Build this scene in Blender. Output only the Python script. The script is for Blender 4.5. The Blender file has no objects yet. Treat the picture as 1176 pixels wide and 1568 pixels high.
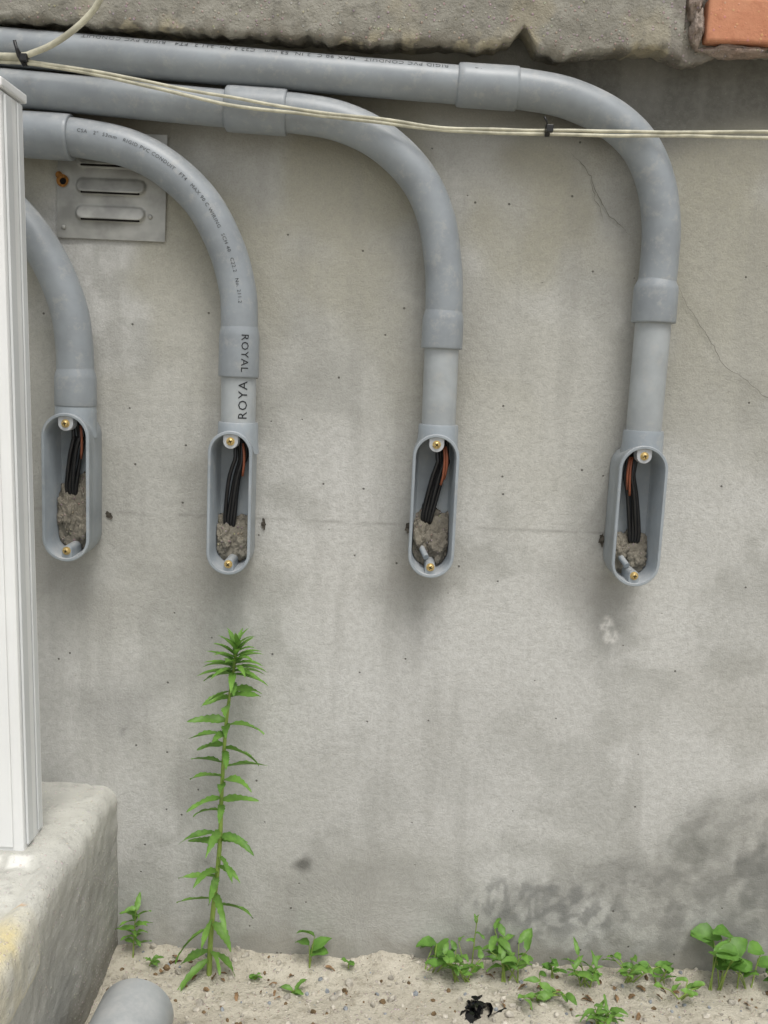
import bpy, bmesh, math, random
from mathutils import Vector, Matrix, noise
random.seed(7)
scene=bpy.context.scene
COL=scene.collection
GZ=-0.095   # ground level (m)

# ------------------------------------------------------------------ nodes
class NT:
    def __init__(s,name,rough=.8,spec=.5):
        s.m=bpy.data.materials.new(name); s.m.use_nodes=True
        s.n=s.m.node_tree.nodes; s.l=s.m.node_tree.links
        s.b=s.n['Principled BSDF']; s.b.inputs['Roughness'].default_value=rough
        s.b.inputs['Specular IOR Level'].default_value=spec
        s.tc=s.n.new('ShaderNodeTexCoord').outputs['Object']
    def put(s,sock,v):
        if hasattr(v,'node'): s.l.new(v,sock)
        elif isinstance(v,(tuple,list)) and len(v)==3 and sock.type=='RGBA': sock.default_value=(*v,1)
        else: sock.default_value=v
    def math(s,op,a,b=0.0,clamp=False):
        n=s.n.new('ShaderNodeMath'); n.operation=op; n.use_clamp=clamp
        s.put(n.inputs[0],a); s.put(n.inputs[1],b); return n.outputs[0]
    def noise(s,scale,detail=3,rough=.55):
        n=s.n.new('ShaderNodeTexNoise'); n.inputs['Scale'].default_value=scale
        n.inputs['Detail'].default_value=detail; n.inputs['Roughness'].default_value=rough
        s.l.new(s.tc,n.inputs['Vector']); return n.outputs['Fac']
    def vor(s,scale,out='Distance'):
        n=s.n.new('ShaderNodeTexVoronoi'); n.inputs['Scale'].default_value=scale
        s.l.new(s.tc,n.inputs['Vector']); return (n.outputs['Distance'],n.outputs['Color'])
    def ramp(s,v,a,b,lo=0.0,hi=1.0):
        n=s.n.new('ShaderNodeMapRange'); n.interpolation_type='SMOOTHSTEP'
        s.put(n.inputs['Value'],v); n.inputs['From Min'].default_value=a; n.inputs['From Max'].default_value=b
        n.inputs['To Min'].default_value=lo; n.inputs['To Max'].default_value=hi; return n.outputs[0]
    def mix(s,f,a,b,mode='MIX'):
        n=s.n.new('ShaderNodeMix'); n.data_type='RGBA'; n.blend_type=mode
        s.put(n.inputs[0],f); s.put(n.inputs[6],a); s.put(n.inputs[7],b); return n.outputs[2]
    def bump(s,h,strength,dist):
        n=s.n.new('ShaderNodeBump'); n.inputs['Strength'].default_value=strength
        n.inputs['Distance'].default_value=dist; s.put(n.inputs['Height'],h); return n.outputs[0]
    def attr(s,name):
        n=s.n.new('ShaderNodeAttribute'); n.attribute_name=name; n.attribute_type='GEOMETRY'; return n
    def chan(s,c):
        n=s.n.new('ShaderNodeSeparateColor'); s.l.new(c,n.inputs[0]); return n.outputs[0]
    def col(s,v): s.put(s.b.inputs['Base Color'],v)
    def nrm(s,v): s.l.new(v,s.b.inputs['Normal'])

def simple(name,col,rough=.5,spec=.5,metal=0,var=.15,scale=30,bump=0,bdist=.001):
    t=NT(name,rough,spec); t.b.inputs['Metallic'].default_value=metal
    k=t.ramp(t.noise(scale,3),.3,.7)
    t.col(t.mix(k,tuple(c*(1-var) for c in col),tuple(min(1,c*(1+var)) for c in col)))
    if bump: t.nrm(t.bump(t.noise(scale*6,2),bump,bdist))
    return t.m

def wall_mat():
    t=NT('plaster_wall',.93,.2)
    c=t.attr('stain_shade').outputs['Color']
    n2=t.noise(85,3,.65); n1=t.noise(330,2,.7)
    c=t.mix(t.ramp(n2,.35,.68,0,.24),c,(.27,.265,.24))
    c=t.mix(t.ramp(n1,.42,.74,0,.24),c,(.20,.195,.175))
    c=t.mix(t.ramp(n1,.20,.42,.16,0),c,(.62,.61,.57))
    pv,pc=t.vor(42); mask=t.math('GREATER_THAN',t.math('FRACT',t.math('MULTIPLY',t.chan(pc),7.31)),.80)
    pit=t.math('MULTIPLY',t.ramp(pv,.06,.10,1,0),mask)
    c=t.mix(t.math('MULTIPLY',pit,.75),c,(.07,.065,.055))
    t.col(c)
    h=t.math('ADD',t.math('MULTIPLY',n1,.45),n2); h=t.math('SUBTRACT',h,t.math('MULTIPLY',pit,1.2))
    t.nrm(t.bump(h,.7,.0022)); return t.m

def concrete_mat(name,a,b,dark,agg=(.5,.48,.44),bs=.9,bd=.004,stain_shade=False):
    t=NT(name,.93,.2)
    n1=t.noise(6,4,.65); n2=t.noise(55,4,.7)
    c=t.mix(t.ramp(n1,.3,.7),a,b)
    if stain_shade: c=t.mix(t.attr('stain_shade').outputs['Alpha'],c,t.attr('stain_shade').outputs['Color'])
    c=t.mix(t.ramp(n2,.50,.72,0,.6),c,dark)
    v,vc=t.vor(150); k=t.chan(vc)
    st=t.math('MULTIPLY',t.ramp(v,.2,.36,1,0),t.math('GREATER_THAN',k,.6))
    c=t.mix(t.math('MULTIPLY',st,.5),c,t.mix(.2,agg,vc))
    t.col(c)
    h=t.math('ADD',t.math('MULTIPLY',t.noise(260,2,.75),.5),t.math('MULTIPLY',n2,1.1))
    h=t.math('ADD',h,t.math('MULTIPLY',st,.35))
    t.nrm(t.bump(h,bs,bd)); return t.m

def pvc_mat(name='grey_pvc',base=(.252,.277,.296)):
    t=NT(name,.4,.5)
    n=t.noise(11,4,.65); m=t.noise(45,4,.75)
    c=t.mix(t.ramp(n,.3,.7),tuple(x*.88 for x in base),tuple(x*1.12 for x in base))
    c=t.mix(t.ramp(m,.50,.72,0,.34),c,(.44,.43,.40))
    w=t.n.new('ShaderNodeNewGeometry'); sp=t.n.new('ShaderNodeSeparateXYZ'); t.l.new(w.outputs['Normal'],sp.inputs[0])
    lay=t.math('MULTIPLY',t.ramp(sp.outputs[2],.25,.95),t.ramp(m,.3,.7,.25,.7))
    c=t.mix(lay,c,(.47,.475,.47))       # paler grey on upward faces
    t.col(c)
    t.put(t.b.inputs['Roughness'],t.math('ADD',.25,t.math('MULTIPLY',m,.28)))
    t.nrm(t.bump(m,.10,.0012)); return t.m

def leaf_mat(name,a,b):
    t=NT(name,.45,.4)
    at=t.attr('lv').outputs['Fac']
    c=t.mix(at,a,b)
    c=t.mix(t.ramp(t.noise(70,3),.4,.7,0,.35),c,tuple(x*1.5 for x in b))
    t.col(c)
    tr=t.n.new('ShaderNodeBsdfTranslucent'); t.l.new(c,tr.inputs['Color'])
    mx=t.n.new('ShaderNodeMixShader'); mx.inputs[0].default_value=.3
    out=t.n['Material Output']; t.l.new(t.b.outputs[0],mx.inputs[1]); t.l.new(tr.outputs[0],mx.inputs[2]); t.l.new(mx.outputs[0],out.inputs['Surface'])
    return t.m

M_wall=wall_mat()
M_cop=concrete_mat('coping_concrete',(.235,.225,.190),(.345,.333,.288),(.13,.125,.11),agg=(.38,.36,.32),bs=.9,bd=.004,stain_shade=True)
M_ledge=concrete_mat('ledge_concrete',(.45,.445,.405),(.59,.585,.53),(.36,.355,.325),agg=(.62,.61,.56),bs=.8,bd=.003,stain_shade=True)
M_sand=concrete_mat('sandy_soil',(.44,.405,.33),(.58,.54,.45),(.27,.24,.18),agg=(.62,.58,.50),bs=1,bd=.006)
M_pvc=pvc_mat(); M_pvc2=pvc_mat('grey_pvc_light',(.34,.365,.375)); M_pvcb=pvc_mat('pvc_box',(.29,.325,.352))
M_black=simple('black_wire_insulation',(.012,.012,.013),.3,.5,var=.2)
M_copper=simple('red_brown_wire',(.28,.085,.04),.35,.5,var=.2)
M_brass=simple('brass_screw',(.58,.43,.18),.38,.5,metal=.6,var=.25,scale=300)
M_lug=simple('bright_lug',(.44,.46,.48),.4,.5,var=.1,scale=60)
M_steel=simple('vent_aluminium',(.35,.35,.325),.45,.5,metal=.35,var=.22,scale=22,bump=.2)
M_dark=simple('dark_void',(.012,.011,.010),.9,.1)
M_nick=simple('broken_plaster_hole',(.095,.085,.07),.95,.1,var=.5,scale=200)
M_rust=simple('rust',(.24,.11,.03),.9,.2,var=.4,scale=200)
M_foam=concrete_mat('duct_seal_putty',(.21,.19,.155),(.31,.285,.23),(.06,.055,.05),agg=(.33,.31,.27),bs=1,bd=.003)
M_white=simple('white_painted_metal',(.80,.81,.80),.35,.5,var=.03,scale=6)
M_white2=simple('white_metal_channel',(.66,.68,.68),.4,.5,var=.05,scale=6)
M_cable=simple('beige_cable',(.50,.48,.37),.5,.4,var=.25,scale=40)
M_tie=simple('black_nylon_tie',(.01,.01,.01),.4,.5)
M_ink=simple('black_ink',(.03,.032,.035),.7,.2)
M_inkf=simple('faded_ink',(.075,.08,.085),.7,.2,var=.4,scale=60)
M_brick=concrete_mat('orange_brick',(.50,.21,.12),(.58,.28,.17),(.42,.17,.10),agg=(.55,.28,.18),bs=.6,bd=.002)
M_mortar=concrete_mat('brick_mortar',(.30,.20,.15),(.36,.31,.27),(.13,.11,.09),bs=1,bd=.006)
M_plastic=simple('black_plastic_bag',(.008,.008,.009),.18,.6)
M_leaf=leaf_mat('weed_leaf',(.10,.22,.04),(.19,.36,.07))
M_leaf2=leaf_mat('broad_leaf',(.08,.19,.03),(.16,.33,.06))
M_stem=simple('weed_stem',(.26,.36,.08),.5,.3)
M_peb=simple('pebbles',(.44,.41,.35),.9,.2,var=.35,scale=60)
M_bluepeb=simple('crushed_stone',(.26,.28,.30),.8,.3,var=.3,scale=80)
M_litter=simple('dry_litter',(.16,.11,.06),.8,.2,var=.4,scale=90)
M_deadleaf=simple('dead_leaf',(.22,.14,.075),.8,.2,var=.4,scale=90)
M_crack=simple('crack_dirt',(.19,.185,.16),.95,.1)

# ------------------------------------------------------------------ mesh helpers
def obj(name,verts,faces,mat,parent=None,smooth=True,recalc=True):
    me=bpy.data.meshes.new(name); me.from_pydata([tuple(v) for v in verts],[],faces); me.update()
    o=bpy.data.objects.new(name,me); COL.objects.link(o); me.materials.append(mat)
    if smooth: me.polygons.foreach_set('use_smooth',[True]*len(me.polygons))
    if recalc:
        bm=bmesh.new(); bm.from_mesh(me); bmesh.ops.recalc_face_normals(bm,faces=bm.faces); bm.to_mesh(me); bm.free()
    if parent: o.parent=parent
    return o
def empty(name,loc=(0,0,0)):
    e=bpy.data.objects.new(name,None); COL.objects.link(e); e.empty_display_size=.05; return e
def catmull(pts,step=.006):
    P=[Vector(p) for p in pts]; P=[P[0]*2-P[1]]+P+[P[-1]*2-P[-2]]; out=[]
    for i in range(1,len(P)-2):
        a,b,c,d=P[i-1:i+3]; n=max(2,int((c-b).length/step))
        for k in range(n):
            t=k/n; out.append(.5*((2*b)+(c-a)*t+(2*a-5*b+4*c-d)*t*t+(3*b-a-3*c+d)*t**3))
    out.append(P[-2]); return out
def frames(path):
    res=[]; up=Vector((0,-1,0))
    for i,p in enumerate(path):
        t=(path[min(i+1,len(path)-1)]-path[max(i-1,0)]).normalized()
        n=(up-t*up.dot(t)).normalized(); b=t.cross(n); res.append((p,t,n,b)); up=n
    return res
def tube(path,rad,seg=36,cap=False):
    fr=frames(path); V=[];F=[]
    for i,(p,t,n,b) in enumerate(fr):
        r=rad[i] if isinstance(rad,(list,tuple)) else rad
        for k in range(seg):
            a=2*math.pi*k/seg; V.append(p+n*math.cos(a)*r+b*math.sin(a)*r)
    for i in range(len(fr)-1):
        for k in range(seg):
            k2=(k+1)%seg; F.append((i*seg+k,i*seg+k2,(i+1)*seg+k2,(i+1)*seg+k))
    if cap:
        F.append(tuple(range(seg))[::-1]); F.append(tuple((len(fr)-1)*seg+k for k in range(seg)))
    return V,F
def profile_tube(p0,p1,prof,seg=48):
    p0=Vector(p0);p1=Vector(p1); t=(p1-p0).normalized()
    n=(Vector((0,-1,0))-t*Vector((0,-1,0)).dot(t))
    if n.length<.01: n=Vector((0,0,1))
    n.normalize(); b=t.cross(n); V=[];F=[]
    for s,r in prof:
        for k in range(seg):
            a=2*math.pi*k/seg; V.append(p0+t*s+n*math.cos(a)*r+b*math.sin(a)*r)
    for i in range(len(prof)-1):
        for k in range(seg):
            k2=(k+1)%seg; F.append((i*seg+k,i*seg+k2,(i+1)*seg+k2,(i+1)*seg+k))
    return V,F
def sharp(o,deg=35):
    me=o.data; bm=bmesh.new(); bm.from_mesh(me)
    for e in bm.edges:
        if len(e.link_faces)==2 and e.calc_face_angle(0)>math.radians(deg): e.smooth=False
    bm.to_mesh(me); bm.free()
def box(x0,x1,y0,y1,z0,z1):
    V=[(x,y,z) for x in (x0,x1) for y in (y0,y1) for z in (z0,z1)]
    F=[(0,1,3,2),(4,6,7,5),(0,4,5,1),(2,3,7,6),(0,2,6,4),(1,5,7,3)]; return V,F
def bevel(o,w,seg=2):
    m=o.modifiers.new('bevel','BEVEL'); m.width=w; m.segments=seg; m.limit_method='ANGLE'

# printed legend wrapped on a pipe
def legend(text,size,path,start,angle,rad,parent,flip=False,mat=None):
    cu=bpy.data.curves.new('printed_legend','FONT'); cu.body=text; cu.size=size; cu.resolution_u=2
    cu.align_y='CENTER'; cu.space_character=1.15
    tmp=bpy.data.objects.new('tmp',cu); COL.objects.link(tmp)
    dg=bpy.context.evaluated_depsgraph_get(); me=bpy.data.meshes.new_from_object(tmp.evaluated_get(dg))
    bpy.data.objects.remove(tmp)
    bm=bmesh.new(); bm.from_mesh(me); bmesh.ops.triangulate(bm,faces=bm.faces)
    for _ in range(2):
        es=[e for e in bm.edges if e.calc_length()>.004]
        if es: bmesh.ops.subdivide_edges(bm,edges=es,cuts=1)
    bmesh.ops.triangulate(bm,faces=bm.faces); bm.to_mesh(me); bm.free()
    fr=frames(path); L=[0]
    for i in range(1,len(fr)): L.append(L[-1]+(fr[i][0]-fr[i-1][0]).length)
    import bisect
    for v in me.vertices:
        u=v.co.x; w=-v.co.y
        s=start-u if flip else start+u
        if flip: w=-w
        s=min(max(s,0),L[-1]-1e-5); i=min(bisect.bisect_right(L,s)-1,len(fr)-2); f=(s-L[i])/(L[i+1]-L[i]+1e-9)
        p=fr[i][0].lerp(fr[i+1][0],f); n=fr[i][2].lerp(fr[i+1][2],f).normalized(); b=fr[i][3].lerp(fr[i+1][3],f).normalized()
        r=rad+.0005; a=angle+w/r
        v.co=p+n*math.cos(a)*r+b*math.sin(a)*r
    me.materials.append(mat or M_ink)
    o=bpy.data.objects.new('printed_legend',me); COL.objects.link(o); o.parent=parent; return o

# ------------------------------------------------------------------ wall
def axis(dense0,dense1,step,far,ratio=1.35):
    a=[]; x=dense0
    while x<dense1-1e-6: a.append(x); x+=step
    a.append(dense1); s=step; x=dense1
    while x<far[1]: s*=ratio; x+=s; a.append(min(x,far[1]))
    s=step; x=dense0; pre=[]
    while x>far[0]: s*=ratio; x-=s; pre.append(max(x,far[0]))
    return pre[::-1]+a
def grid(xs,ys,fn):
    V=[fn(x,y) for y in ys for x in xs]; n=len(xs)
    F=[(j*n+i,j*n+i+1,(j+1)*n+i+1,(j+1)*n+i) for j in range(len(ys)-1) for i in range(n-1)]
    return V,F
def fbm(x,y,z,s,o=4): return noise.fractal(Vector((x*s,y*s,z*s)),1.0,2.0,o)
def N(x,z,s,o,k=0.0): return .5+.5*noise.fractal(Vector((x*s+k,k*1.7,z*s)),.9,2.0,o)
def ss(v,a,b):
    t=(v-a)/(b-a); t=0 if t<0 else 1 if t>1 else t; return t*t*(3-2*t)
def lerp3(a,b,t): return (a[0]+(b[0]-a[0])*t,a[1]+(b[1]-a[1])*t,a[2]+(b[2]-a[2])*t)
def ell(x,z,cx,cz,rx,rz,inner=.2):
    d=math.hypot((x-cx)/rx,(z-cz)/rz); return 1-ss(d,inner,1)
def stain_shade(x,z):
    w1=.10*(N(x,z,5,2,3)-.5); w2=.10*(N(x,z,5,2,11)-.5)
    v1=.035*(N(x,z,22,2,5)-.5)*2; v2=.035*(N(x,z,22,2,17)-.5)*2
    X,Z=x+w1,z+w2; XX,ZZ=x+v1,z+v2
    big=ss(N(x,z,1.7,3,1),.3,.7); mid=N(x,z,8,4,2); fine=N(x,z,34,3,7)
    c=lerp3((.42,.417,.385),(.56,.56,.535),big)
    c=lerp3(c,(.345,.345,.318),ss(mid,.45,.75)*.55)
    c=lerp3(c,(.59,.59,.565),ss(N(x+z*.4,z,6,3,61),.52,.75)*.35)      # trowel-smeared pale patches
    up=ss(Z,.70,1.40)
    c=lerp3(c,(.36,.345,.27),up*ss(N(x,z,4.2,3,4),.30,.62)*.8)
    c=lerp3(c,(.17,.165,.135),ss(Z,1.31,1.50)*.72)  # this and the next: grime plus overhang shade painted under the coping
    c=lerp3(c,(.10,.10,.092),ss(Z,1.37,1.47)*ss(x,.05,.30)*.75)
    c=lerp3(c,(.58,.58,.56),ell(X,Z,.12,.36,.42,.26,.2)*.45)
    c=lerp3(c,(.52,.51,.45),ell(X,Z,.27,.95,.16,.35,.2)*.4)
    c=lerp3(c,(.56,.55,.52),ell(X,Z,-.08,.72,.13,.28,.1)*.3)
    c=lerp3(c,(.56,.56,.53),ell(X,Z,-.41,.80,.07,.22,.1)*.3)
    for bx in (-.55,-.25,.07,.41):  # dark left of and below each box: painted shade along with stains
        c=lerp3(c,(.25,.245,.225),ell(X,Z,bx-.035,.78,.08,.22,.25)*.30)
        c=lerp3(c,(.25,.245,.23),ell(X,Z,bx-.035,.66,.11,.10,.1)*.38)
    st=N(x*5,z*.5,4,3,9); c=lerp3(c,(.30,.295,.27),ss(st,.55,.8)*.25)
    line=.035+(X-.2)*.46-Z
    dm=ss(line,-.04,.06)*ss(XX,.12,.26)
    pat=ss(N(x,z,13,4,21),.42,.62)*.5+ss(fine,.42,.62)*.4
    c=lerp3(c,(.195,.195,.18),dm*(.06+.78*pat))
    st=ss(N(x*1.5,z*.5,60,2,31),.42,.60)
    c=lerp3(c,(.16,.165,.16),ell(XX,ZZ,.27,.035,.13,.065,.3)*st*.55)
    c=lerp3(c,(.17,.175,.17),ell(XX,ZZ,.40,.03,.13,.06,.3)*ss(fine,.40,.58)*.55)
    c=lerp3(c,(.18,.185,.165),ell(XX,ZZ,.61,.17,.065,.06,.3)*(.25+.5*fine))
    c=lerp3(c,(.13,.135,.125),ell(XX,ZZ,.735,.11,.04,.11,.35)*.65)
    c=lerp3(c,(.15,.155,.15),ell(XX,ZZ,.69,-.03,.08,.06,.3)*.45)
    c=lerp3(c,(.29,.28,.24),ell(X,Z,.66,.45,.22,.13,.1)*.32)
    c=lerp3(c,(.31,.31,.30),ell(X,Z,-.47,.38,.12,.12,.1)*.35)
    c=lerp3(c,(.25,.235,.195),(1-ss(ZZ,-.085,-.01))*.5)
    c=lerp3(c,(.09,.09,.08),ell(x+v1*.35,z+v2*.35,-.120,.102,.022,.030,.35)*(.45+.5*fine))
    c=lerp3(c,(.22,.22,.21),ell(XX,ZZ,-.475,.335,.02,.02,.2)*.4)
    ch=ell(x+v1*.25+ (z-.58)*.25,z+v2*.25,.414,.580,.019,.034,.55)
    c=lerp3(c,(.78,.77,.73),ch*(.25+.75*ss(N(x,z,90,2,71),.40,.58)))
    c=lerp3(c,(.26,.22,.15),ell(XX,ZZ,-.52,1.40,.16,.07,.2)*.45)
    jz=z+.004*(N(x,0,20,2,41)-.5); j=1-ss(abs(jz-.7575),.0,.0040)
    c=lerp3(c,(.24,.235,.215),j*.55*ss(N(x,0,12,2,51),.36,.58)*(1-ss(x,.38,.46)))
    return c
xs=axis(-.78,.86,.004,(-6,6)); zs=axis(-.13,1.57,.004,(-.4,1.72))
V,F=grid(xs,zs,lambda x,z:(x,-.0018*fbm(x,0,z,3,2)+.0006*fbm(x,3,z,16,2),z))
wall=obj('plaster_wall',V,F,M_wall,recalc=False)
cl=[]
for v in V: cl.extend(stain_shade(v[0],v[2])); cl.append(1.0)
at=wall.data.attributes.new('stain_shade','FLOAT_COLOR','POINT'); at.data.foreach_set('color',cl)

def crack(pts,w,par):
    path=[]
    for a,b in zip(pts,pts[1:]):
        n=14
        for k in range(n):
            t=k/n; x=a[0]+(b[0]-a[0])*t; z=a[1]+(b[1]-a[1])*t
            path.append((x+.004*noise.noise(Vector((x*90,z*90,1)))+.006*noise.noise(Vector((x*25,z*25,9))),z+.004*noise.noise(Vector((x*80,z*80,5)))))
    path.append(pts[-1]); V=[];F=[]
    for i,(x,z) in enumerate(path):
        a=path[max(i-1,0)];b=path[min(i+1,len(path)-1)]; dx,dz=b[0]-a[0],b[1]-a[1]; l=math.hypot(dx,dz) or 1
        ww=w*(.35+.9*abs(noise.noise(Vector((x*60,z*60,2)))))*min(1,(len(path)-1-i)/8+.1,i/8+.1)
        V+=[(x-dz/l*ww,-.0032,z+dx/l*ww),(x+dz/l*ww,-.0032,z-dx/l*ww)]
    for i in range(len(path)-1): F.append((2*i,2*i+1,2*i+3,2*i+2))
    return obj('crack',V,F,M_crack,par,smooth=False)
crack([(.283,1.407),(.324,1.367),(.357,1.304),(.398,1.274)],.0008,wall)
crack([(.324,1.367),(.335,1.33),(.35,1.29)],.0006,wall)
crack([(.478,1.205),(.529,1.126),(.58,1.062),(.66,1.009),(.75,.95)],.0008,wall)
random.seed(4)
for nx,nz,rx,rz in ((-.489,.752,.006,.007),(-.2135,.748,.004,.009),(.0435,.752,.005,.010),(.39,.746,.005,.012)):
    V=[];n=18
    for k in range(n):
        a=2*math.pi*k/n; q=1+random.uniform(-.35,.35); V.append((nx+rx*q*math.cos(a),-.0033,nz+rz*q*math.sin(a)))
    obj('plaster_hole',V,[tuple(range(n))],M_nick,wall,smooth=False)

# ------------------------------------------------------------------ coping
EDGE=[(-6,1.56),(-.646,1.553),(-.45,1.547),(-.25,1.543),(-.10,1.541),(-.05,1.538),(.06,1.543),(.147,1.543),(.170,1.556),(.187,1.576),(.200,1.560),(.212,1.537),(.26,1.532),(.33,1.545),(.397,1.549),(.43,1.538),(.461,1.533),(.485,1.545),(.53,1.556),(6,1.56)]
def edge(x):
    for a,b in zip(EDGE,EDGE[1:]):
        if a[0]<=x<=b[0]:
            t=(x-a[0])/(b[0]-a[0]); return a[1]+(b[1]-a[1])*t
    return 1.56
xs=axis(-.78,.86,.0045,(-6,6)); sv=[i/60 for i in range(61)]
def cop(x,s):
    e=edge(x)+.006*noise.noise(Vector((x*30,1,2)))+.004*noise.noise(Vector((x*80,4,2)))
    front=-.072+(.016 if x>.44 else 0)
    if s<.3: t=s/.3; y=.01+(front+.008-.01)*t; z=e+.010*(1-t)
    elif s<.42: t=(s-.3)/.12; y=front+.008*(1-math.sin(t*1.57)); z=e+.009*(1-math.cos(t*1.57))
    elif s<.9: t=(s-.42)/.48; y=front; z=e+.009+(1.76-e-.009)*t
    else: t=(s-.9)/.1; y=front+(.35-front)*t; z=1.76
    d=.003*fbm(x,y,z,9,3)+.0028*fbm(x+5,y,z,40,4)+.0022*abs(fbm(x,y,z+4,110,3))
    return (x,y-d,z-(.005*fbm(x,y+3,z,26,4) if s<.55 else 0))
V,F=grid(xs,sv,cop); coping=obj('rough_concrete_coping',V,F,M_cop,recalc=False)
cl=[]
for x,y,z in V:
    n=N(x,z,9,4,3); m=N(x,z,30,3,8); h=z-edge(x)
    c=(.15,.135,.105); a=(1-ss(h,.0,.035))*.7*ss(m,.3,.6)
    if n>.58: c=(.37,.325,.22); a=max(a,ss(n,.58,.75)*.35)
    if x>.42: c=(.17,.15,.13); a=max(a,.55*ss(m,.35,.6))
    cl.extend((*c,a))
at=coping.data.attributes.new('stain_shade','FLOAT_COLOR','POINT'); at.data.foreach_set('color',cl)
bricks=empty('brick_course')
for i in range(6):
    x0=.474+i*.212
    for r in range(2):
        off=(.0 if r%2==0 else -.106 if i else 0)
        V,F=box(x0+off,x0+off+.2,-.080,-.02,1.562+r*.078,1.562+r*.078+.066)
        o=obj('brick',V,F,M_brick,bricks,smooth=False); bevel(o,.005,3)
def lumpmesh(name,c,s,sd,mat,par=None,amp=.35,sub=4):
    bm=bmesh.new(); bmesh.ops.create_icosphere(bm,subdivisions=sub,radius=1)
    for v in bm.verts:
        p=v.co.copy(); d=1+amp*noise.fractal(p*1.6+Vector((sd,0,0)),.8,2,4); v.co=Vector((c[0]+p.x*s[0]*d,c[1]+p.y*s[1]*d,c[2]+p.z*s[2]*d))
    me=bpy.data.meshes.new(name); bm.to_mesh(me); bm.free(); me.materials.append(mat); me.polygons.foreach_set('use_smooth',[True]*len(me.polygons))
    o=bpy.data.objects.new(name,me); COL.objects.link(o); o.parent=par; return o
lumpmesh('mortar',(.462,-.060,1.585),(.010,.02,.030),2,M_mortar,bricks)
lumpmesh('mortar',(.53,-.055,1.555),(.055,.018,.010),5,M_mortar,bricks)
lumpmesh('mortar',(.455,-.058,1.63),(.012,.02,.03),8,M_mortar,bricks)

# ------------------------------------------------------------------ ground
xs=axis(-.50,.86,.006,(-40,40),1.3); ys=axis(-.45,.0,.006,(-60,.02),1.3)
def gnd(x,y):
    near=max(0,1-abs(y)*2)
    z=GZ+.010*fbm(x,y,0,4,2)*near+.005*fbm(x,y,2,22,3)*near+.0030*fbm(x,y,7,80,3)*near
    z+=.014*max(0,1-abs(y)/.06)*(1+.6*noise.noise(Vector((x*14,0,0))))
    return (x,y,z)
V,F=grid(xs,ys,gnd); ground=obj('sandy_ground',V,F,M_sand,recalc=False)
def gz(x,y): return gnd(x,y)[2]
def gravel(name,n,xr,yr,r0,r1,mat,seed):
    random.seed(seed); V=[];F=[]
    base=bmesh.new(); bmesh.ops.create_icosphere(base,subdivisions=1,radius=1); bv=[v.co.copy() for v in base.verts]; bf=[[v.index for v in f.verts] for f in base.faces]; base.free()
    for _ in range(n):
        x=random.uniform(*xr); y=-abs(random.uniform(*yr)); r=r0+(r1-r0)*random.random()**4
        sx,sy,sz=[random.uniform(.6,1.3)*r for _ in range(3)]; q=Matrix.Rotation(random.random()*6,3,'Z')@Matrix.Rotation(random.random()*6,3,'X')
        p=Vector((x,y,gz(x,y)+r*.1)); o=len(V)
        for v in bv:
            k=1+.35*noise.noise(v*2+p*50); V.append(p+q@Vector((v.x*sx*k,v.y*sy*k,v.z*sz*k)))
        F+=[tuple(a+o for a in f) for f in bf]
    return obj(name,V,F,mat,smooth=False)
gravel('gravel',2200,(-.46,.95),(0,.5),.001,.008,M_peb,1)
gravel('crushed_stone_scatter',500,(-.46,.95),(0,.5),.001,.0055,M_bluepeb,2)
gravel('dry_litter',400,(-.46,.95),(0,.45),.001,.006,M_litter,5)

# ------------------------------------------------------------------ ledge at left
ys=axis(-.70,.0,.006,(-5,.01),1.3)
prof=[(-4,.243),(-2,.243),(-1,.243)]+[(-.9+i*.02,.243) for i in range(0,11)]+[(-.68+i*.006,.243) for i in range(0,28)]
for k in range(1,10):
    a=math.pi/2*k/9; prof.append((-.508+.034*math.sin(a),.209+.034*math.cos(a)))
prof+=[(-.474,.205-i*.006) for i in range(1,56)]
def led(i,y):
    x,z=prof[i]; d=.0014*fbm(x,y,z,7,3)+.0014*fbm(x,y,z,34,4)
    k=ss(x,-.52,-.478)
    lf=.010*noise.noise(Vector((2,y*5,0)))
    drop=.008*max(0,fbm(x,y,1,9,3)) if (z>.18 and x>-.53) else 0
    if z>.23 and x<-.50: z-=.012*ss(-y,.265,.285)*ss(-x,.50,.53)*(1+.3*noise.noise(Vector((x*60,y*60,0))))
    return (x+d*k*1.6+lf*k,y,z+d*(1-k)-drop)
V=[led(i,y) for y in ys for i in range(len(prof))]; n=len(prof)
F=[(j*n+i,j*n+i+1,(j+1)*n+i+1,(j+1)*n+i) for j in range(len(ys)-1) for i in range(n-1)]
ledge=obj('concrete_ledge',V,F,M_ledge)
cl=[]
for x,y,z in V:
    side=1-ss(z,.13,.23); m=N(x+y,z,22,3,4)  # shade painted on the side face, greyer than the lit top
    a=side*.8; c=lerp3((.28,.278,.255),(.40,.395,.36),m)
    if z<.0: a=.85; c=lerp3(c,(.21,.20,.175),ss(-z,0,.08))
    if z>.15:
        e=ell(x+.03*(N(x,y,20,3)-.5),y+.03*(N(x,y,16,3,9)-.5),-.505,-.51,.045,.13,.3)
        if e>.02: c=(.74,.60,.24); a=e*.55*(.4+N(x,y,30,3,5))
        e=ell(x,y,-.502,-.392,.012,.005,.3)
        if e>.02: c=(.60,.30,.10); a=e*.7
        e=ell(x,y,-.560,-.275,.05,.018,.3)
        if e>.02: c=(.80,.79,.74); a=e*.8*ss(N(x,y,60,3,5),.3,.6)
    cl.extend((*c,a))
at=ledge.data.attributes.new('stain_shade','FLOAT_COLOR','POINT'); at.data.foreach_set('color',cl)

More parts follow.
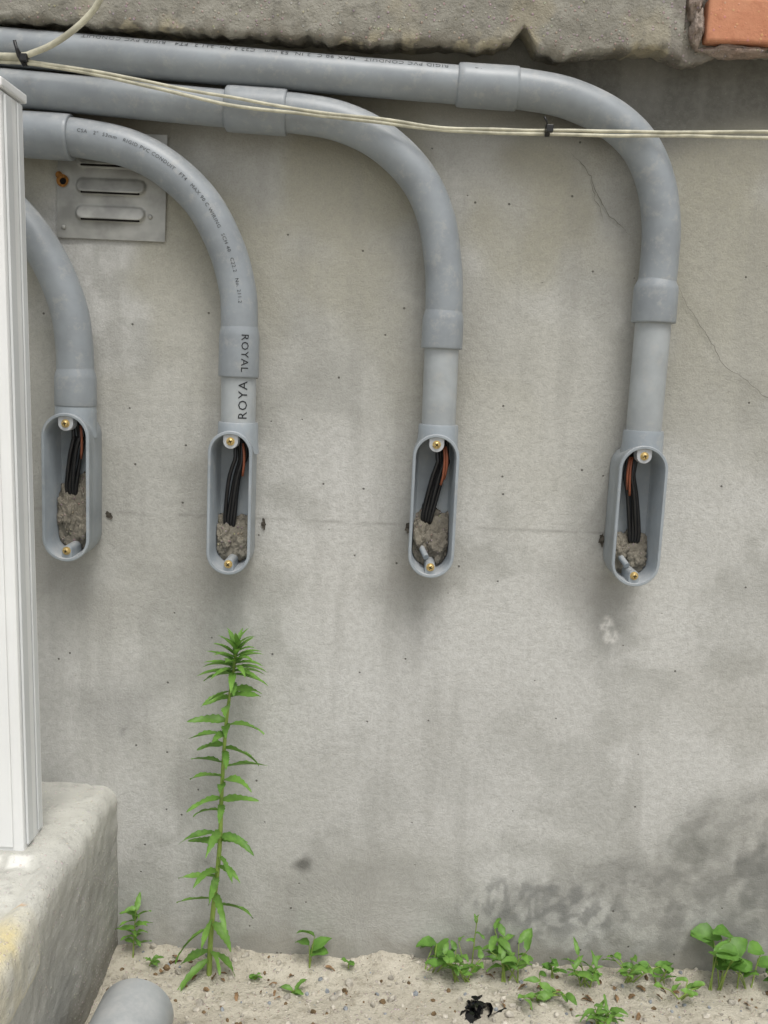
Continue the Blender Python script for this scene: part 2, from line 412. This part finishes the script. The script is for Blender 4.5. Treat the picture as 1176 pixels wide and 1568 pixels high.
# ------------------------------------------------------------------ white fence post + rails
fence=empty('white_metal_fence')
def part(name,b,mat=M_white,w=.002,par=fence):
    V,F=box(*b); V=[(x-.0160*(z-.24)/1.0,y,z) for x,y,z in V]
    o=obj(name,V,F,mat,par,smooth=False); bevel(o,w,2); return o
part('post',(-.607,-.552,-.252,-.166,.232,1.40),w=.003)
part('post_cap',(-.612,-.547,-.257,-.161,1.402,1.416),w=.003)
part('side_channel',(-.5515,-.5475,-.243,-.222,.25,1.395),M_white2,w=.0008)
part('side_channel',(-.5515,-.5485,-.195,-.180,.25,1.395),M_white2,w=.0008)
part('front_channel',(-.600,-.568,-.2555,-.2525,.25,1.395),M_white,w=.001)
part('rail_bottom',(-2.1,-.608,-.232,-.190,.33,.37)); part('rail_top',(-2.1,-.608,-.232,-.190,1.30,1.34))
for i in range(12): part('picket',(-.74-i*.115,-.72-i*.115,-.221,-.201,.371,1.299),w=.001)

# ------------------------------------------------------------------ vent plate
vent=empty('wall_vent_grille')
x0,x1,z0,z1=-.577,-.393,1.228,1.402
NN=100
def vz(x,z):
    y=-.0055
    for cz in (1.271,1.315,1.359):
        cx=-.486; hx=.060; hz=.0135
        dx=max(0,abs(x-cx)-(hx-hz)); q=(z-cz)/hz; d=math.hypot(dx/hz,q)
        if d<1: y-=.010*min(1,(1-d)*4)*(1-.45*(q+1))
    return y+.0014*noise.noise(Vector((x*12,z*12,0)))
V=[];F=[]
for j in range(NN+1):
    for i in range(NN+1):
        x=x0+(x1-x0)*i/NN; z=z0+(z1-z0)*j/NN; V.append((x+(.003*(z-z0)/(z1-z0)),vz(x,z),z))
for j in range(NN):
    for i in range(NN): F.append((j*(NN+1)+i,j*(NN+1)+i+1,(j+1)*(NN+1)+i+1,(j+1)*(NN+1)+i))
plate=obj('plate',V,F,M_steel,vent,recalc=False)
for cz in (1.271,1.315,1.359):
    n=24; hx,hz=.050,.0018
    c=[(-.486+(hx-hz)*(1 if math.cos(a)>0 else -1)+hz*math.cos(a)+.002,-.0138,cz-.0118+hz*math.sin(a)) for a in [2*math.pi*k/n+.001 for k in range(n)]]
    obj('slot',c,[tuple(range(n))],M_dark,vent,smooth=False)
for (hx,hz,m,r,y) in ((-.566,1.321,M_rust,.0105,-.0076),(-.565,1.320,M_dark,.0055,-.0082),(-.572,1.330,M_rust,.006,-.0079)):
    V=[(hx+r*(1+.25*noise.noise(Vector((math.cos(a),math.sin(a),hx*9))))*math.cos(a),y,hz+r*math.sin(a)) for a in [k*math.pi/10 for k in range(20)]]
    obj('rust_hole',V,[tuple(range(20))],m,vent,smooth=False)
for sx,sz in ((-.418,1.268),(-.565,1.245)):
    V,F=profile_tube((sx,-.006,sz),(sx,-.02,sz),[(0,.004),(.0015,.004),(.003,.0025),(.0032,.0001)],16); obj('rivet',V,F,M_steel,vent)

# ------------------------------------------------------------------ conduits
PY=-.045
def conduit(run,elbow,riser_top,bell,riser_bot,rr,re,rb,coup=None,rc=.036):
    e=empty('electrical_conduit')
    V,F=tube(catmull(run,.03),rr,48); obj('run_pipe',V,F,M_pvc,e)
    ep=catmull(elbow,.008)
    V,F=tube(ep,re,48); obj('elbow',V,F,M_pvc,e)
    a,b=Vector(coup[0]),Vector(coup[1]); L=(b-a).length
    V,F=profile_tube(a,b,[(-.0005,rr-.001),(0,rc-.003),(.002,rc-.0006),(.012,rc),(L-.006,rc),(L-.001,rc-.0004),(L,rc-.0015),(L,re-.001)])
    o=obj('coupling',V,F,M_pvc,e); sharp(o,50)
    x,zt,zb=bell; top=(x,PY,zt+.018); L=zt-zb+.018
    V,F=profile_tube(top,(x,PY,zb),[(0,re-.0005),(.004,re+.0004),(.012,rb-.0008),(.018,rb),(L-.003,rb+.0003),(L-.0008,rb),(L,rb-.001),(L,rr-.002)])
    o=obj('bell_end',V,F,M_pvc,e); sharp(o,50)
    if riser_bot<zb-.01:
        rp=[Vector((x,PY,zb+.01)),Vector((riser_top,PY,riser_bot))]
        V,F=tube([rp[0].lerp(rp[1],k/6) for k in range(7)],rr,48); obj('riser_pipe',V,F,M_pvc2,e)
    return e,ep
y=PY
cD,pD=conduit([(-2.2,y,1.575),(-1.2,y,1.539),(-.653,y,1.518),(-.23,y,1.502),(.10,y,1.490)],
  [(.175,y,1.488),(.20,y,1.4875),(.269,y,1.477),(.340,y,1.449),(.391,y,1.408),(.422,y,1.352),(.437,y,1.285),(.439,y,1.22),(.4375,y,1.18)],
  .4365,(.4375,1.180,1.126),.935,.0295,.0312,.0365,((.088,y,1.4905),(.186,y,1.4882)),.034)
cC,pC=conduit([(-2.2,y,1.53),(-1.2,y,1.483),(-.611,y,1.454),(-.282,y,1.438),(-.20,y,1.436)],
  [(-.195,y,1.4355),(-.17,y,1.4355),(-.100,y,1.426),(-.030,y,1.397),(.030,y,1.345),(.065,y,1.280),(.081,y,1.201),(.085,y,1.15),(.085,y,1.115)],
  .0865,(.085,1.115,1.068),.925,.029,.0312,.0345,((-.285,y,1.4385),(-.186,y,1.4358)),.036)
cB,pB=conduit([(-2.2,y,1.43),(-1.2,y,1.405),(-.614,y,1.384),(-.55,y,1.383)],
  [(-.55,y,1.383),(-.52,y,1.382),(-.446,y,1.370),(-.382,y,1.341),(-.322,y,1.289),(-.281,y,1.218),(-.261,y,1.150),(-.257,y,1.10),(-.2565,y,1.06)],
  -.2555,(-.2565,1.074,1.006),.918,.0295,.0308,.0338,((-.62,y,1.3845),(-.537,y,1.3825)),.0365)
cA,pA=conduit([(-2.2,y,1.36),(-1.2,y,1.345),(-.86,y,1.336),(-.82,y,1.334)],
  [(-.83,y,1.334),(-.78,y,1.332),(-.71,y,1.308),(-.655,y,1.277),(-.612,y,1.236),(-.573,y,1.179),(-.545,y,1.1107),(-.5355,y,1.05),(-.5335,y,.99)],
  -.5335,(-.5335,.992,.945),.94,.0295,.0308,.0345,((-.90,y,1.3375),(-.82,y,1.334)),.036)
up=[Vector((-.2557,PY,.91+k*.01)) for k in range(11)]
legend('ROYA',.022,up,.026,.42,.0295,cB)
dn=[Vector((-.2565,PY,1.14-k*.01)) for k in range(16)]
legend('ROYAL',.0180,dn,.062,-.42,.0340,cB)
legend('CSA   2"  53mm   RIGID PVC CONDUIT   FT4   MAX 90 C WIRING   SCH 40   C22.2   No. 211.2',.0085,pB,.03,-.20,.0308,cB,mat=M_inkf)
rd=catmull([(-.653,y,1.518),(-.23,y,1.502),(.088,y,1.490),(.2,y,1.486)],.01)
legend('SYSTEMS',.016,rd,.835,-.78,.0340,cD,flip=True)
legend('RIGID PVC CONDUIT   MAX 90 C  2 IN  53 mm   C22.2 No. 211.2  FT4   RIGID PVC CONDUIT',.0125,rd,.725,-.80,.0295,cD,flip=True,mat=M_inkf)

# ------------------------------------------------------------------ conduit bodies
def stadium(w,h,off,n=20):
    R=w/2-off; c=h/2-w/2; out=[]
    for k in range(n+1): a=math.pi*k/n; out.append((R*math.cos(a),c+R*math.sin(a)))
    for k in range(n+1): a=math.pi+math.pi*k/n; out.append((R*math.cos(a),-c+R*math.sin(a)))
    return out
def lbbox(xf,xc,top,bot,w,seed,ztop,fill,stub,cop):
    random.seed(seed); e=empty('conduit_junction_box')
    h=top-bot; zc=(top+bot)/2; FY=-.086
    rings=[(-.001,.004),(-.02,.0015),(-.05,.0008),(FY+.010,.0005),(FY+.009,0),(FY+.0012,0),(FY,.0012),(FY,.0046),(FY+.0012,.0054),(-.028,.0072),(-.022,.012)]
    V=[];F=[]
    for yy,o in rings:
        for x,z in stadium(w,h,o): V.append((xf+x,yy,zc+z))
    n=42
    for i in range(len(rings)-1):
        for k in range(n): k2=(k+1)%n; F.append((i*n+k,i*n+k2,(i+1)*n+k2,(i+1)*n+k))
    F.append(tuple((len(rings)-1)*n+k for k in range(n)))
    b=obj('body',V,F,M_pvcb,e); sharp(b,40)
    r=.0340; R=w/2-.001; V=[];F=[]; seg=48; lev=[(0,0.0025),(.35,.0005),(.9,0),(1,-.001),(1,-.006)]
    for f,dr in lev:
        for k in range(seg):
            a=2*math.pi*k/seg; x=xc+(r+dr)*math.cos(a); yy=PY+(r+dr)*math.sin(a)*.98
            dx=min(abs(x-xf),R); zb=top-w/2+math.sqrt(max(0,R*R-dx*dx))-.002
            zb=min(zb,ztop-.004); V.append((x,yy,zb+(ztop-zb)*f))
    for i in range(len(lev)-1):
        for k in range(seg): k2=(k+1)%seg; F.append((i*seg+k,i*seg+k2,(i+1)*seg+k2,(i+1)*seg+k))
    hb=obj('hub',V,F,M_pvcb,e); sharp(hb,50)
    def lug(cz,s,rad,yb,yf,length,mat):
        n=20; pts=[(rad*math.cos(a),rad*math.sin(a)) for a in [math.pi+math.pi*k/n for k in range(n+1)]]+[(rad,length),(-rad,length)]
        V=[(xf+x,yf,cz+s*z) for x,z in pts]+[(xf+x*1.05,yb,cz+s*z) for x,z in pts]; m=len(pts)
        F=[tuple(range(m)),tuple(range(m,2*m))]+[(k,(k+1)%m,m+(k+1)%m,m+k) for k in range(m)]
        o=obj('screw_lug',V,F,mat,e,smooth=False); bevel(o,.0008,2)
    def screw(cz,yf,tilt=0):
        V,F=profile_tube((xf,yf,cz),(xf,yf-.02,cz),[(0,.0070),(.0010,.0070),(.0012,.0056),(.0022,.0054),(.0042,.0046),(.0054,.0030),(.0058,.0001)],24)
        o=obj('screw',V,F,M_brass,e); sharp(o,30)
        a0=random.uniform(0,1.5)
        for an in (a0,a0+1.57):
            c,s=math.cos(an),math.sin(an); L,W=.0034,.0007; dy=.0061 if an==a0 else .0063
            Pq=[(a*L*c-b*W*s,a*L*s+b*W*c) for a,b in ((-1,-1),(1,-1),(1,1),(-1,1))]
            obj('screw_slot',[(xf+p,yf-dy,cz+q) for p,q in Pq],[(0,1,2,3)],M_dark,e,smooth=False)
    lug(top-.0175,1,.0125,-.062,FY+.004,.0120,M_lug); screw(top-.0175,FY+.004)
    lug(bot+.0180,-1,.0085,-.030,FY+.005,.0135,M_pvcb); screw(bot+.0180,FY+.005)
    side=1 if seed%2 else -1
    def wire(pts,r,m):
        V,F=tube(catmull(pts,.008),r,12,cap=True); obj('wire',V,F,m,e)
    fz=bot+fill
    for k in range(4):
        a=random.uniform(-.004,.004); xx=xf+side*.010+(k-1.5)*.0058
        yk=-.054+(k%2)*.012
        wire([(xx,-.048,top-.008),(xx+.003*side,yk,top-.045),(xx+a+side*.001,yk,(top+fz)/2+.02),(xx-side*.008+a,yk+.006,(top+fz)/2-.012),(xf-side*.007+(k-1.5)*.0055,-.034,fz-.002),(xf-side*.008+(k-1.5)*.004,-.026,fz-.02)],.0035,M_black)
    for q in range(cop):
        wire([(xf+side*(.017-.004*q),-.056,top-.022),(xf+side*(.020-.004*q),-.060,top-.04),(xf+side*(.020-.005*q),-.060,top-.06-.01*q),(xf+side*(.017-.005*q),-.054,top-.078-.01*q)],.0021,M_copper)
    RR=w/2-.0085; cc=h/2-w/2
    def lump(cx,cy,cz,sx,sy,sz,sd,mat,amp=.3):
        bm=bmesh.new(); bmesh.ops.create_icosphere(bm,subdivisions=5,radius=1)
        for v in bm.verts:
            p=v.co.copy(); d=1+amp*noise.fractal(p*1.7+Vector((sd,0,0)),.8,2,5)+.05*noise.noise(p*5+Vector((sd,4,0)))
            v.co=Vector((cx+p.x*sx*d,cy+p.y*sy*d,cz+p.z*sz*d))
            v.co.y=min(max(v.co.y,FY+.025),-.0225)
            # keep the putty inside the capsule-shaped cavity
            ax=zc+max(-cc,min(cc,v.co.z-zc)); vx,vz_=v.co.x-xf,v.co.z-ax; l=math.hypot(vx,vz_)
            if l>RR: v.co.x=xf+vx*RR/l; v.co.z=ax+vz_*RR/l
        me=bpy.data.meshes.new('putty'); bm.to_mesh(me); bm.free(); me.materials.append(mat)
        me.polygons.foreach_set('use_smooth',[True]*len(me.polygons))
        o=bpy.data.objects.new('putty',me); COL.objects.link(o); o.parent=e
    lump(xf,-.024,bot+fill*.54,.046,.008,fill*.50,seed*3.1,M_foam,.42)
    lump(xf+.016,-.028,bot+fill*.42,.018,.012,fill*.24,seed*5.7,M_foam,.5)
    lump(xf-.018,-.029,bot+fill*.60,.016,.010,fill*.26,seed*7.3,M_foam,.5)
    if stub:
        V,F=tube([Vector((xf-.016,-.030,bot+.044)),Vector((xf-.007,-.056,bot+.030))],.0052,20,cap=True); o=obj('locating_peg',V,F,M_pvcb,e); sharp(o,50)
    return e
lbbox(-.5386,-.5335,.9350,.6825,.0800,1,.952,.125,False,1)
lbbox(-.2620,-.2555,.9170,.6715,.0745,3,.930,.092,False,1)
lbbox(.0832,.0865,.9265,.6815,.0780,5,.941,.105,True,2)
lbbox(.4315,.4365,.9225,.6820,.0820,8,.946,.085,True,2)

# ------------------------------------------------------------------ cables
def cable(name,pts,r,jit=0.0,seed=0):
    p=catmull(pts,.012)
    p=[q+Vector((0,.0015*noise.noise(q*20+Vector((seed,0,0))),jit*noise.noise(q*9+Vector((seed,3,0))))) for q in p]
    V,F=tube(p,r,12,cap=True); return obj(name,V,F,M_cable)
c1=[(-1.6,-.085,1.50),(-.9,-.088,1.488),(-.635,-.092,1.4817),(-.594,-.092,1.4805),(-.5115,-.09,1.4722),(-.398,-.09,1.4555),(-.274,-.09,1.4332),(-.165,-.091,1.4245),(-.056,-.088,1.4186),(.0895,-.082,1.4089),(.2324,-.082,1.4119),(.3898,-.086,1.4145),(.582,-.088,1.4195),(.9,-.08,1.43),(1.8,-.06,1.46)]
cable('low_voltage_cable',c1,.0028,.002,1)
cable('low_voltage_cable',[(x,y-.001,z+.0052+(.006 if i in(6,) else 0)+(.004 if i==12 else 0)) for i,(x,y,z) in enumerate(c1)],.0026,.003,7)
cable('service_drop_cable',[(-.30,-.16,1.95),(-.40,-.14,1.68),(-.458,-.13,1.580),(-.4804,-.12,1.5507),(-.5214,-.11,1.5203),(-.573,-.10,1.497),(-.635,-.096,1.489),(-.9,-.09,1.496),(-1.6,-.09,1.51)],.0048,0,3)
def tie(x,z):
    e=empty('cable_tie')
    V,F=tube([Vector((x-.0035,-.09,z)),Vector((x+.0035,-.09,z))],.0095,20,cap=True); V=[Vector((v.x,-.09+(v.y+.09)*.8,v.z)) for v in V]
    obj('band',V,F,M_tie,e)
    V,F=box(x-.004,x+.007,-.1065,-.097,z-.005,z+.006); o=obj('head',V,F,M_tie,e,smooth=False); bevel(o,.001)
    V,F=tube([Vector((x,-.10,z)),Vector((x-.005,-.108,z+.010)),Vector((x-.009,-.108,z+.017))],.0016,8,cap=True); obj('tail',V,F,M_tie,e)
    return e
tie(.2324,1.4146); t=tie(-.594,1.486)
V,F=tube([Vector((-.594,-.097,1.475)),Vector((-.600,-.105,1.488)),Vector((-.604,-.11,1.509))],.0026,8,cap=True); obj('strap',V,F,M_tie,t)

# ------------------------------------------------------------------ plants
def leaf(V,F,A,base,d,length,width,droop,fold=.25,wave=.0,seg=9,side_roll=0.0,blunt=False,val=None,tooth=.10):
    d=d.normalized(); side=d.cross(Vector((0,0,1)))
    if side.length<.05: side=Vector((1,0,0))
    side.normalize(); up=side.cross(d).normalized()
    R=Matrix.Rotation(side_roll,3,d); side=R@side; up=R@up
    o=len(V); val=random.random() if val is None else val; p=Vector(base); dd=d.copy()
    for i in range(seg+1):
        t=i/seg
        if blunt: w=width*math.sin(math.pi*min(1,t**.75*.98+.01))**.7
        else: w=width*(math.sin(math.pi*t**.75)**.8)*(1-.15*t)
        w=max(w,.0004)*(1+(tooth if i%2 else -tooth/2))
        u=(up-dd*up.dot(dd)).normalized(); wv=u*(wave*math.sin(t*9+val*6))
        V+= [p-side*w/2+u*w*fold+wv, p-u*0.0, p+side*w/2+u*w*fold-wv]
        A+=[val*.7,min(1,val*.7+.4),val*.7]
        if i<seg:
            dd=(dd+Vector((0,0,-1))*droop/seg*(.4+1.6*t)).normalized(); p=p+dd*length/seg
    for i in range(seg):
        a=o+3*i; F+=[(a,a+1,a+4,a+3),(a+1,a+2,a+5,a+4)]
def plant(name,builder,mat,stemmat=M_stem):
    V=[];F=[];A=[];SV=[];SF=[]
    builder(V,F,A,SV,SF)
    nf=len(F); o=len(V); V2=V+SV; F2=F+[tuple(a+o for a in f) for f in SF]; A2=A+[.5]*len(SV)
    me=bpy.data.meshes.new(name); me.from_pydata([tuple(v) for v in V2],[],F2); me.update()
    me.materials.append(mat); me.materials.append(stemmat)
    me.polygons.foreach_set('material_index',[0]*nf+[1]*(len(F2)-nf)); me.polygons.foreach_set('use_smooth',[True]*len(F2))
    at=me.attributes.new('lv','FLOAT','POINT'); at.data.foreach_set('value',A2)
    ob=bpy.data.objects.new(name,me); COL.objects.link(ob); return ob
def addtube(SV,SF,pts,r0,r1,seg=8,step=.01):
    p=catmull(pts,step); n=len(p); v,f=tube(p,[r0+(r1-r0)*i/(n-1) for i in range(n)],seg); o=len(SV); SV+=v; SF+=[tuple(a+o for a in x) for x in f]
    return p
def tallweed(V,F,A,SV,SF):
    random.seed(21)
    pts=[(-.288,-.055,GZ-.01),(-.284,-.060,.0),(-.271,-.066,.157),(-.268,-.068,.28),(-.262,-.070,.405),(-.252,-.070,.49),(-.245,-.072,.552)]
    p=addtube(SV,SF,pts,.0052,.0026)
    def at(z):
        for a,b in zip(p,p[1:]):
            if a.z<=z<=b.z: return a.lerp(b,(z-a.z)/(b.z-a.z+1e-9))
        return p[-1]
    zz=-.05; i=0
    while zz<.49:
        f=(zz+.045)/.55
        L=.090-.020*f
        dirs=[(1,-.15),(-1,-.15),(.35,-1)] if i%2==0 else [(.9,-.5),(-.95,-.4),(-.1,-1)]
        if i%3==0: dirs.append((-.5,-.8))
        for (dx,dy) in dirs:
            el=random.uniform(-.02,.36) if f>.15 else random.uniform(-.45,.10)
            d=Vector((dx+random.uniform(-.25,.25),dy+random.uniform(-.2,.2),el))
            c=at(zz+random.uniform(-.018,.018))
            leaf(V,F,A,c,d,L*random.uniform(.65,1.10),.0165*random.uniform(.75,1.15),random.uniform(.15,1.0)*(1.4 if f<.2 else 1),fold=.26,wave=.0016,side_roll=random.uniform(-.7,.7),seg=14,tooth=.16)
        zz+=.056-.024*f+random.uniform(-.006,.006); i+=1
    for k in range(38):
        a=k*2.4; el=.0+1.3*(k/38)**1.3; c=at(.49+.058*k/38)
        d=Vector((math.cos(a),math.sin(a)*.7-.15,el)); L=.068*(1-.5*k/38)
        leaf(V,F,A,c,d,L,.0140*(1-.4*k/38),random.uniform(.2,.8),fold=.3,val=.55+.45*random.random(),seg=11)
plant('tall_weed',tallweed,M_leaf)
def smallweed(x,y,h,n,L,W,blunt,seed,stems=1,spread=.03):
    def b(V,F,A,SV,SF):
        random.seed(seed); g=gz(x,y)
        for s in range(stems):
            an=random.uniform(0,6.28); hh=h*random.uniform(.6,1.1)
            ex=x+spread*math.cos(an)*random.uniform(.4,1); ey=min(-.012,y+spread*.6*math.sin(an)-.01)
            sx=x+random.uniform(-.3,.3)*spread
            p=addtube(SV,SF,[(sx,y,g-.004),((sx+ex)/2,(y+ey)/2,g+hh*.6),(ex,ey,g+hh)],.0016,.0008,6,.006)
            m=max(1,n//stems)
            for k in range(m):
                t=.25+.75*(k+1)/m; c=p[min(len(p)-1,int(t*(len(p)-1)))]; a=k*2.4+random.random()
                d=Vector((math.cos(a),math.sin(a)*.8-.25,random.uniform(.1,.8)))
                if c.y+d.y*L>-.006: d.y=-.1
                leaf(V,F,A,c,d,L*random.uniform(.6,1.15),W*random.uniform(.75,1.15),random.uniform(.3,1.0),fold=.14 if blunt else .25,blunt=blunt,wave=.0014,side_roll=random.uniform(-.6,.6),seg=8,tooth=.05 if blunt else .12)
    return b
P=[ ('weed_seedling',-.435,-.03,.10,18,.036,.011,False,1,1,.01,M_leaf),
 ('weed_seedling',-.40,-.045,.03,6,.022,.008,False,15,1,.01,M_leaf),
 ('broadleaf_weed',-.100,-.025,.066,4,.046,.028,True,2,2,.012,M_leaf2),
 ('broadleaf_weed',-.030,-.02,.020,3,.020,.015,True,3,1,.006,M_leaf2),
 ('broadleaf_weed',-.135,-.09,.016,4,.034,.011,False,31,1,.02,M_leaf),
 ('broadleaf_weed',-.205,-.06,.014,5,.020,.010,True,32,1,.01,M_leaf2),
 ('broadleaf_weed',.125,-.03,.055,11,.038,.023,True,4,5,.055,M_leaf2),
 ('weed_clump',.185,-.05,.060,32,.027,.012,True,5,8,.055,M_leaf),
 ('weed_seedling',.205,-.02,.115,5,.022,.009,True,6,1,.012,M_leaf),
 ('weed_clump',.275,-.045,.090,38,.038,.015,False,7,8,.055,M_leaf),
 ('weed_clump',.32,-.085,.035,15,.030,.014,True,8,5,.055,M_leaf),
 ('broadleaf_weed',.355,-.03,.042,6,.026,.015,True,9,2,.015,M_leaf2),
 ('weed_clump',.415,-.045,.055,22,.040,.010,False,10,5,.04,M_leaf),
 ('weed_clump',.505,-.035,.058,26,.027,.013,True,11,7,.05,M_leaf),
 ('broadleaf_weed',.56,-.03,.042,8,.030,.018,True,12,4,.035,M_leaf2),
 ('broadleaf_weed',.655,-.045,.100,13,.050,.035,True,13,6,.055,M_leaf2),
 ('broadleaf_weed',.715,-.035,.080,10,.044,.030,True,14,4,.05,M_leaf2),
 ('weed_clump',.42,-.15,.045,24,.036,.009,False,16,4,.03,M_leaf),
 ('weed_clump',.59,-.07,.030,9,.024,.012,True,17,4,.045,M_leaf),
 ('weed_clump',.80,-.05,.06,24,.035,.016,True,18,6,.06,M_leaf2)]
for nm,x,yy,h,n,L,W,bl,sd,st,sp,mt in P: plant(nm,smallweed(x,yy,h,n,L,W,bl,sd,st,sp),mt)
def deadleaves(V,F,A,SV,SF):
    random.seed(77)
    for k in range(46):
        x=random.choice((-.28,.0,.28,.5,.63))+random.gauss(0,.09); y=-abs(random.gauss(.06,.05))-.012
        if x<-.44: continue
        a=random.random()*6.28
        leaf(V,F,A,(x,y,gz(x,y)+.004),Vector((math.cos(a),math.sin(a),random.uniform(.05,.35))),random.uniform(.010,.026),random.uniform(.004,.010),random.uniform(.4,1.8),fold=.3,wave=.001,side_roll=random.uniform(-1,1),seg=6)
plant('dead_leaf_litter',deadleaves,M_deadleaf,M_deadleaf)

# ------------------------------------------------------------------ crumpled black plastic scrap (folded ribbons of film)
random.seed(12); V=[];F=[]
bx,by=.205,-.125; bz=gz(bx,by)
for k in range(16):
    a=random.random()*6.28; p=Vector((bx+random.gauss(0,.008),by+random.gauss(0,.006),bz+.004+random.random()*.014))
    d=Vector((math.cos(a),math.sin(a),random.uniform(-.1,.9))).normalized(); s=d.cross(Vector((random.random(),random.random(),1))).normalized(); o=len(V); n=9
    for i in range(n):
        w=.009*math.sin(math.pi*(i+.6)/(n+.2))+.002
        V+=[p-s*w,p+Vector((0,0,.003*math.sin(i*2.1+k))),p+s*w]
        d=(d+Vector((random.uniform(-.7,.7),random.uniform(-.7,.7),random.uniform(-.8,.35)))).normalized(); s=(s+Vector([random.uniform(-.35,.35) for _ in range(3)])).normalized(); p=p+d*.0052; p.z=max(p.z,bz+.001)
    for i in range(n-1):
        q=o+3*i; F+=[(q,q+1,q+4,q+3),(q+1,q+2,q+5,q+4)]
ps=obj('black_plastic_scrap',V,F,M_plastic,smooth=True)

# ------------------------------------------------------------------ grey pipe lying on the ground
r=.062; a=Vector((-.372,-.245,GZ+r-.004)); b=Vector((-.40,-1.0,GZ+r-.004)); L=(b-a).length
V,F=profile_tube(a,b,[(.03,r-.005),(.002,r-.005),(0,r-.004),(0,r-.001),(.002,r),(.05,r),(L,r),(L,r-.005),(L-.03,r-.005)],64)
gp=obj('drain_pipe',V,F,M_pvc2); sharp(gp,50)

# ------------------------------------------------------------------ light
w=bpy.data.worlds.new('World'); scene.world=w; w.use_nodes=True
nt=w.node_tree; bg=nt.nodes['Background']; sky=nt.nodes.new('ShaderNodeTexSky'); sky.sky_type='NISHITA'; sky.sun_disc=False
EL=math.radians(63); AZ=math.radians(165)   # azimuth clockwise from +Y
sky.sun_elevation=EL; sky.sun_rotation=AZ; sky.air_density=1.0; sky.dust_density=4.0; sky.ozone_density=1
hs=nt.nodes.new('ShaderNodeHueSaturation'); hs.inputs['Saturation'].default_value=.25
nt.links.new(sky.outputs[0],hs.inputs['Color']); nt.links.new(hs.outputs[0],bg.inputs['Color']); bg.inputs['Strength'].default_value=.15
sd=bpy.data.lights.new('sun','SUN'); sd.energy=1.5; sd.angle=math.radians(26); sd.color=(1,.97,.91)
so=bpy.data.objects.new('sun',sd); COL.objects.link(so)
dirv=Vector((math.sin(AZ)*math.cos(EL),math.cos(AZ)*math.cos(EL),math.sin(EL)))
so.rotation_euler=dirv.to_track_quat('Z','Y').to_euler(); so.location=dirv*5

# ------------------------------------------------------------------ camera
pitch=math.radians(8.6); rho=math.radians(2.5)
fwd=Vector((0,math.cos(pitch),-math.sin(pitch))); r0=Vector((1,0,0)); u0=r0.cross(fwd)
R=r0*math.cos(rho)+u0*math.sin(rho); U=R.cross(fwd)
cam=bpy.data.cameras.new('camera'); cam.sensor_fit='VERTICAL'; cam.sensor_height=36; cam.lens=36*1444/1568; cam.clip_end=500; cam.clip_start=.01
co=bpy.data.objects.new('camera',cam); COL.objects.link(co)
mw=Matrix((R,U,-fwd)).transposed().to_4x4(); mw.translation=Vector((0,-1.66,1.03)); co.matrix_world=mw
scene.camera=co
scene.view_settings.view_transform='Standard'; scene.view_settings.look='None'; scene.view_settings.exposure=0
